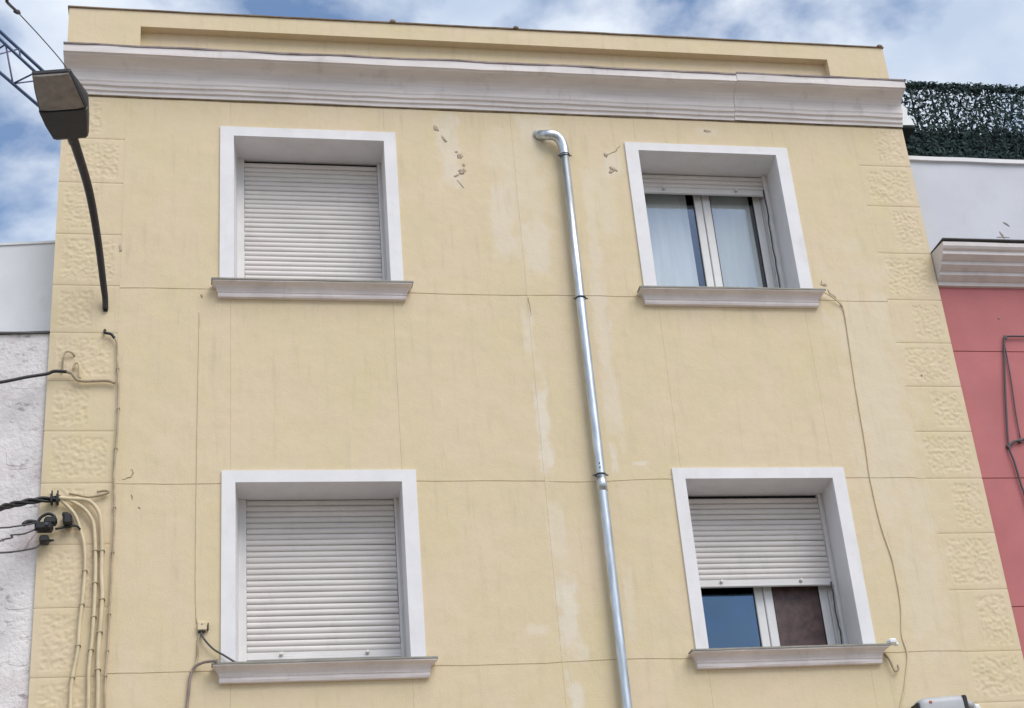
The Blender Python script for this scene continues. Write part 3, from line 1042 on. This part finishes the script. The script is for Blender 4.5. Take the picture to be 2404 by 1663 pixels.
clamp = empty('cable_clamp', 'cluster of black insulated cable clamps below the twisted bundle', 'cable clamp')
b = MB()
b.box(-1.135, -1.01, -.135, -.045, 5.768, 5.83, .014)
b.build('clamp_body', M['cable'], clamp)
b = MB()
b.box(-1.075, -.985, -.125, -.05, 5.815, 5.872, .014)
b.build('clamp_body', M['cable'], clamp)
b = MB()
b.tube(smooth_path([(-1.125, -.09, 5.82), (-1.095, -.09, 5.875), (-1.05, -.09, 5.90), (-1.01, -.09, 5.885), (-.995, -.09, 5.84)], 5), .011, 8)
b.build('bow', M['cable'], clamp)
b = MB()
b.tube(smooth_path([(-1.215, -.10, 5.815), (-1.18, -.09, 5.842), (-1.11, -.09, 5.835)], 5), .016, 8)
b.build('tail_cap', M['cable'], clamp)
b = MB()
b.tube([(-1.05, -.145, 5.80), (-1.05, -.165, 5.80)], .012, 6)
b.build('bolt', M['bracket'], clamp)
b = MB()
b.box(-.945, -.885, -.11, -.0, 5.82, 5.90, .012)
b.box(-.955, -.91, -.09, -.0, 5.89, 5.915, .006)
o = b.build('cable_connector', M['cable'])
tag(o, 'upright black connector block right of the clamp cluster', 'connector')
b = MB()
b.box(-1.10, -1.035, -.115, -.02, 5.685, 5.735, .01)
b.tube([(-1.04, -.07, 5.708), (-1.005, -.05, 5.715)], [.014, .006], 8)
o = b.build('cable_connector', M['cable'])
tag(o, 'small black connector block hanging below the clamp cluster', 'connector')

cable('cable', [(5.10, -.05, 7.865), (5.135, -.04, 7.855), (5.20, -.03, 7.819), (5.263, -.02, 7.769), (5.302, -.010, 7.692), (5.291, -.006, 7.356), (5.273, -.006, 6.947), (5.260, -.006, 6.470), (5.246, -.006, 6.161),
                (5.259, -.006, 5.784), (5.294, -.006, 5.526), (5.301, -.006, 5.381), (5.295, -.006, 5.130), (5.256, -.006, 4.885), (5.268, -.006, 4.729), (5.205, -.006, 4.509), (5.076, -.006, 4.049), (5.0, -.006, 2.5)],
      .0058, M['cable_paint'], 'thin painted cable wandering down the wall right of the right-hand windows')
cable('wall_hook', [(5.091, .0, 4.749), (5.108, -.03, 4.678), (5.132, -.03, 4.602), (5.163, -.03, 4.615), (5.163, -.03, 4.649)], .008, M['cable_dirty'],
      'bent wire hook below the right end of the lower right sill', cat='hook')
b = MB()
b.box(5.085, 5.150, -.135, -.06, 4.785, 4.825, .010)
b.box(5.140, 5.165, -.12, -.08, 4.775, 4.80, .005)
tag(b.build('tape_lump', M['white_lump']), 'small white lump of tape on the end of the lower right sill', 'tape')

jb = empty('junction_box', 'small cream junction box beside the lower left window', 'junction box')
b = MB()
b.box(-.005, .062, -.034, .0, 5.042, 5.105, .006)
b.build('box_body', M['cable_paint'], jb)
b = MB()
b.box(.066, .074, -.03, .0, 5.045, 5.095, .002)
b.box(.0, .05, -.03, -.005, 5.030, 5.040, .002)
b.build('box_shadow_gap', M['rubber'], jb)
b = MB()
b.tube([(.028, -.034, 5.085), (.028, -.037, 5.085)], .005, 8)
b.build('screw', M['crack'], jb)
cable('cable', [(.020, -.02, 5.032), (.043, -.035, 4.976), (.105, -.035, 4.904), (.181, -.04, 4.853), (.257, -.05, 4.800), (.30, -.02, 4.79)], .0075, M['wire'],
      'grey wire drooping from the junction box to the lower left sill')
cable('cable', [(.13, -.13, 4.79), (.06, -.07, 4.802), (.03, -.05, 4.801), (-.015, -.035, 4.781), (-.045, -.025, 4.728), (-.058, -.02, 4.606), (-.075, -.02, 4.240), (-.09, -.02, 2.5)], .011, M['cable_lilac'],
      'dark cable dropping from the left end of the lower left sill')
cable('cable', [(.03, -.012, 5.04), (.004, -.012, 4.983), (-.001, -.015, 4.855), (-.018, -.03, 4.785), (-.05, -.03, 4.74)], .008, M['cable_dirty'],
      'short painted cable under the junction box')
cable('cable', [(-.012, -.003, 7.60), (-.012, -.003, 7.373), (-.017, -.003, 6.845), (-.020, -.003, 6.125), (-.019, -.003, 5.443), (-.010, -.003, 5.10)], .0045, M['cable_paint'],
      'fine painted cable running straight down left of the left-hand windows')

# service cable up to the left of the lamp
cable('overhead_wire', [(-3.2, -15, 6.2), (-1.75, -4.6, 7.85), (-1.526, -2.6, 8.812), (-1.407, -1.6, 9.292), (-1.399, -1.5, 9.306), (-1.355, -1.25, 9.418)], .0115, M['wire'],
      'thick end of the overhead wire at the top left of the sky')
cable('overhead_wire', [(-1.355, -1.25, 9.418), (-1.252, -.70, 9.636), (-1.133, -.25, 9.756), (-1.06, -.06, 9.742)], .0045, M['wire'],
      'thin slanting overhead wire running to the cornice behind the lamp')
b = MB()
b.tube([(-1.37, -1.30, 9.385), (-1.355, -1.25, 9.42), (-1.345, -1.21, 9.44)], [.012, .020, .008], 8)
tag(b.build('wire_insulator', M['wire']), 'small dark insulator joining the overhead wire', 'insulator')

# ---------------------------------------------------------------- grey box at the lower right
gb = empty('alarm_box', 'grey rounded box with an orange mark at the lower right corner', 'box')
b = MB()
rings = []
for x, k in ((5.215, .80), (5.23, .92), (5.26, 1.0), (5.545, 1.0), (5.56, .97)):
    ring = []
    for i in range(20):
        a = 2 * math.pi * i / 20
        cx, sx_ = math.cos(a), math.sin(a)
        yy = -.10 + math.copysign(abs(cx) ** .45, cx) * .075 * k
        zz = 4.235 + (x - 5.2) * .045 + math.copysign(abs(sx_) ** .45, sx_) * .125 * k
        ring.append((x, yy, zz))
    rings.append(ring)
b.loft(rings, smooth=True)
b.build('casing', M['grey_box'], gb)
b = MB()
b.box(5.196, 5.218, -.16, -.03, 4.13, 4.325, .006)
b.build('end_cap', M['rubber'], gb)
b = MB()
b.box(5.562, 5.60, -.165, -.03, 4.13, 4.372, .008)
b.build('end_cap', M['rubber'], gb)
b = MB()
b.tube([(5.602, -.10, 4.31), (5.66, -.10, 4.305)], .034, 14)
b.build('gland', M['grey_box'], gb)
b = MB()
b.box(5.288, 5.310, -.179, -.172, 4.314, 4.332, .002)
b.build('orange_mark', M['orange'], gb)
b = MB()
b.box(5.665, 5.72, -.12, .0, 4.20, 4.31, .012)
b.build('terminal_block', M['white_lump'], gb)
b = MB()
b.tube([(5.655, -.07, 4.335), (5.675, -.05, 4.318), (5.70, -.04, 4.32), (5.74, -.02, 4.325)], .007, 8)
b.build('lead', M['cable'], gb)

# ---------------------------------------------------------------- right neighbour: rose house
rose = empty('rose_house', 'rose pink house with a white banded cornice on the right', 'house')
YR = .035
b = MB()
b.quad((6.212, YR + .012, 0), (13, YR + .012, 0), (13, YR + .012, 8.1), (6.212, YR + .012, 8.1))
b.quad((6.212, YR, 0), (6.212, YR, 8.1), (6.212, 8, 8.1), (6.212, 8, 0))
b.quad((13, YR, 0), (13, 8, 0), (13, 8, 8.1), (13, YR, 8.1))
b.build('wall', M['pink'], rose)
for z0, z1 in ((2.5, 3.95), (3.95, 5.10), (5.10, 6.185), (6.185, 7.345), (7.345, 7.99)):
    for x0, x1 in ((6.213, 8.6), (8.6, 11), (11, 13)):
        b = MB()
        b.box(x0 + .002, x1 - .002, YR, YR + .011, z0 + .0025, z1 - .0025, .003)
        b.build('plaster_panel', M['pink'], rose)
# banded cornice: four steps
b = MB()
prof = [(YR + .01, 7.965), (YR - .03, 7.968), (YR - .034, 8.002)]
zc, yc = 8.002, YR - .034
for k in range(3):
    prof += [(yc - .012, zc + .002), (yc - .058, zc + .030), (yc - .064, zc + .034), (yc - .064, zc + .066)]
    zc += .066
    yc -= .064
prof += [(yc - .020, zc + .010), (yc - .034, zc + .030), (yc - .036, zc + .066), (YR + .1, zc + .09), (YR + .1, 7.965)]
rings = []
for i in range(80):
    x = 6.222 + i * .085
    rings.append([(x, y + wob(x, z * 3, 3, .003, 2), z + wob(x, z * 3, 2, .004, 9)) for y, z in prof])
b.loft(rings)
b.build('cornice', M['band'], rose)
b = MB()
b.box(6.222, 13, yc - .045, YR + .1, zc + .090, zc + .100, .002)
b.build('cornice_flashing', M['ridge'], rose)
# parapet wall above, its coping
YP = .16
b = MB()
b.box(6.214, 13, YP, YP + .2, 8.2, 9.375)
par = b.build('parapet', M['pale'], rose)
b = MB()
rings = []
for i in range(60):
    x = 6.214 + i * .115
    e = wob(x, 0, 3, .006, 4)
    rings.append([(x, YP - .028 + e * .5, 9.352 + e), (x, YP + .23, 9.355), (x, YP + .23, 9.40), (x, YP - .028 + e * .5, 9.392 + e)])
b.loft(rings)
b.build('coping', M['trim'], par)
scar_pts = [((7.02, 8.62), (7.05, 8.55)), ((6.98, 8.56), (7.1, 8.56)), ((7.0, 8.50), (6.97, 8.42)), ((7.08, 8.72), (7.13, 8.68))]
for a, c in scar_pts:
    b = MB()
    b.loft([[(a[0] - .006, YP - .001, a[1]), (a[0] + .006, YP - .001, a[1]), (a[0], YP - .003, a[1] + .006)],
            [((a[0] + c[0]) / 2 - .012, YP - .001, (a[1] + c[1]) / 2), ((a[0] + c[0]) / 2 + .012, YP - .001, (a[1] + c[1]) / 2 + .01), ((a[0] + c[0]) / 2, YP - .003, (a[1] + c[1]) / 2 + .008)],
            [(c[0] - .005, YP - .001, c[1]), (c[0] + .005, YP - .001, c[1]), (c[0], YP - .003, c[1] + .005)]])
    b.build('stain', M['cable_lilac'], par)
b = MB()
b.tube([(6.73, YR + .004, 7.67), (6.73, YR - .006, 7.67)], .010, 8)
b.build('nail', M['crack'], rose)

cable('cable', [(12.9, .02, 7.50), (10.0, .016, 7.47), (7.6, .014, 7.492), (7.002, .012, 7.484), (6.754, .012, 7.481), (6.717, .012, 7.446), (6.637, .012, 7.092), (6.565, .012, 6.721), (6.523, .012, 6.460), (6.537, .012, 6.322), (6.549, .012, 6.126),
                (6.561, .012, 5.856), (6.56, .012, 4.5), (6.56, .012, 2.6)], .0085, M['wire'], 'dark cable framing a corner on the rose wall')
cable('cable', [(6.713, .018, 7.405), (6.689, .018, 7.048), (6.660, .018, 6.760), (6.646, .018, 6.538)], .0055, M['wire'], 'thin slack cable inside the cable corner on the rose wall')
cable('cable', [(6.523, .014, 6.460), (6.580, .012, 6.500), (6.643, .012, 6.512), (6.769, .012, 6.540), (7.3, .012, 6.6), (10.0, .014, 6.56), (12.9, .014, 6.62)], .011, M['wire'], 'dark cable branching right from a knot on the rose wall')
for x, z, r in ((6.523, 6.460, .020), (6.735, 7.47, .014), (6.64, 6.512, .022)):
    b = MB()
    b.tube([(x, YR - .001, z), (x, YR - .03, z)], [r, r * .8], 8)
    b.build('cable_fixing', M['wire'], rose)

# ---------------------------------------------------------------- artificial hedge on the terrace
hedge = empty('hedge_screen', 'dark green artificial hedge screen on the white parapet at the right', 'hedge screen')
YH = .36
X0, X1 = 6.24, 9.6
b = MB()
rl = random.Random(3)


def htop(x):
    return 10.395 + wob(x, 0, 6, .004, 2)


for i in range(24000):
    x = rl.uniform(X0, X1)
    u = rl.random()
    if rl.random() < .07:
        u = rl.uniform(.93, .995)
    z = 9.40 + (htop(x) - 9.40) * u
    if .50 < u < .94 and rl.random() < .50:
        continue
    y = YH + rl.uniform(-.045, .045)
    ln, wd = rl.uniform(.018, .040), rl.uniform(.007, .014)
    ax = Vector((rl.gauss(0, 1), rl.gauss(0, .6), rl.gauss(0, 1))).normalized()
    sd = ax.cross(Vector((rl.gauss(0, .5), 1, rl.gauss(0, .5)))).normalized()
    c = Vector((x, y, z))
    up = ax.cross(sd)
    if c.z + abs(ax.z) * ln > htop(x) + (.03 if rl.random() < .04 else .0):
        continue
    b.add([c - ax * ln, c + sd * wd + up * .004, c + ax * ln, c - sd * wd + up * .004], [(0, 1, 2, 3)])
o = b.build('leaves', M['leaf'], hedge)
o['kind'] = 'stuff'
b = MB()
b.box(X0, X1, YH + .055, YH + .062, 9.40, 9.86)
b.build('backing_net', M['net'], hedge)
b = MB()
b.tube([(X0, YH + .03, 10.385), (X1, YH + .03, 10.385)], .011, 8)
b.build('top_rail', M['net'], hedge)
for x in (6.62, 6.83, 6.98, 7.43, 8.2, 9.0):
    b = MB()
    b.tube([(x, YH + .06, 9.38), (x, YH + .06, 10.425)], .009, 8)
    b.build('post', M['net'], hedge)

# ---------------------------------------------------------------- left neighbours
lw = empty('whitewashed_house', 'old house with a rough peeling whitewashed wall at the left edge', 'house')
rot = math.radians(5)


def lpt(u, d, z):
    """u metres to the left along the turned front, d proud of it"""
    return (-1.121 - u * math.cos(rot) - d * math.sin(rot), .03 + u * math.sin(rot) - d * math.cos(rot), z)


b = MB()
nU, nZ = 60, 110
Ws = 2.6
vs_ = []
for j in range(nZ + 1):
    z = 3.6 + (7.405 - 3.6) * j / nZ
    for i in range(nU + 1):
        u = Ws * i / nU
        d = .004 * noise.noise(Vector((u * 6, 2, z * 6))) + .004 * noise.noise(Vector((u * 17, 5, z * 17)))
        vs_.append(lpt(u, d, z))
fs = [(j * (nU + 1) + i, (j + 1) * (nU + 1) + i, (j + 1) * (nU + 1) + i + 1, j * (nU + 1) + i + 1) for j in range(nZ) for i in range(nU)]
b.add(vs_, fs, True)
b.quad(lpt(0, 0, 0), lpt(0, 0, 3.6), lpt(Ws, 0, 3.6), lpt(Ws, 0, 0))
b.quad(lpt(0, 0, 0), lpt(0, -6, 0), lpt(0, -6, 7.4), lpt(0, 0, 7.4))
b.quad(lpt(Ws, 0, 0), lpt(Ws, 0, 7.4), lpt(Ws, -6, 7.4), lpt(Ws, -6, 0))
b.quad(lpt(0, 0, 7.4), lpt(0, -6, 7.4), lpt(Ws, -6, 7.4), lpt(Ws, 0, 7.4))
b.build('wall', M['lime'], lw)
rs = random.Random(11)
z = 3.9
while z < 7.2:
    h = rs.uniform(.13, .21)
    u = rs.uniform(-.12, 0)
    while u < 1.3:
        wl_ = rs.uniform(.20, .36)
        a, c = max(u, .004), u + wl_ - .02
        if c - a > .05 and rs.random() < .55:
            pr = rs.uniform(.0005, .002)
            k = MB()
            j1 = [(rs.uniform(-.012, .012), rs.uniform(-.010, .010)) for _ in range(8)]
            outl = [(a, z + .02), (a + .03, z), ((a + c) / 2, z), (c - .03, z), (c, z + .02), (c, z + h - .03), (c - .04, z + h - .012), (a + .03, z + h - .012), (a, z + h - .03)]
            outl = [(max(.003, p[0] + rs.uniform(-.009, .009)), p[1] + rs.uniform(-.008, .008)) for p in outl]
            cu, cz = (a + c) / 2, z + h / 2
            r0 = [lpt(p[0], -.006, p[1]) for p in outl]
            r1 = [lpt(cu + (p[0] - cu) * .93, pr * .8, cz + (p[1] - cz) * .93) for p in outl]
            r2 = [lpt(cu + (p[0] - cu) * .7, pr, cz + (p[1] - cz) * .62) for p in outl]
            k.loft([r0, r1, r2], smooth=False)
            k.build('stone', M['lime'], lw)
        u += wl_
    z += h
b = MB()
rings = []
for i in range(30):
    u = Ws * i / 29
    e = wob(u, 0, 4, .008, 3)
    rings.append([lpt(u, .022, 7.406 + e), lpt(u, -.3, 7.41), lpt(u, -.3, 7.43), lpt(u, .022, 7.420 + e)])
b.loft(rings)
b.build('eaves_flashing', M['ridge'], lw)

pw = empty('pale_building', 'plain pale grey building set back behind the whitewashed house', 'building')
rot2 = math.radians(8)
b = MB()


def ppt(u, d, z):
    return (-1.125 - u * math.cos(rot2) - d * math.sin(rot2), 0.45 + u * math.sin(rot2) - d * math.cos(rot2), z)


b.loft([[ppt(0, 0, z), ppt(6, 0, z), ppt(6, -6, z), ppt(0, -6, z)] for z in (0, 8.455)])
b.build('wall', M['pale2'], pw)
b = MB()
b.loft([[ppt(0, .012, z), ppt(6, .012, z), ppt(6, -.25, z), ppt(0, -.25, z)] for z in (8.457, 8.477)])
b.build('coping', M['pale2'], pw)

# ---------------------------------------------------------------- blue lattice boom behind the lamp
boom = empty('lattice_boom', 'blue steel lattice boom rising to the left behind the street lamp', 'lattice boom')


def chord_line(p, q, ylev, t0, t1):
    p, q = Vector((p[0], ylev, p[1])), Vector((q[0], ylev, q[1]))
    d = (q - p).normalized()
    return [p + d * (t0 + (t1 - t0) * i / 16) for i in range(17)]


C1 = chord_line((-1.872, 11.448), (-1.562, 11.12), 1.62, -1.6, 2.05)
C2 = chord_line((-1.858, 11.20), (-1.589, 10.914), 1.38, -1.6, 1.75)
C3 = chord_line((-1.854, 10.91), (-1.502, 10.566), 1.50, -1.6, 1.55)
for c, r in ((C1, .017), (C2, .015), (C3, .016)):
    b = MB()
    b.tube([c[0], c[-1]], r, 10)
    b.build('chord', M['blue_steel'], boom)
for i in range(0, 16, 2):
    for (p, q, m) in ((C2[i], C3[i + 1], 'violet_steel'), (C3[i + 1], C2[i + 2], 'blue_steel'), (C1[i], C2[i + 1], 'blue_steel'), (C1[i + 2], C3[i + 1], 'violet_steel')):
        b = MB()
        b.tube([p, q], .0085, 6)
        b.build('brace', M[m], boom)
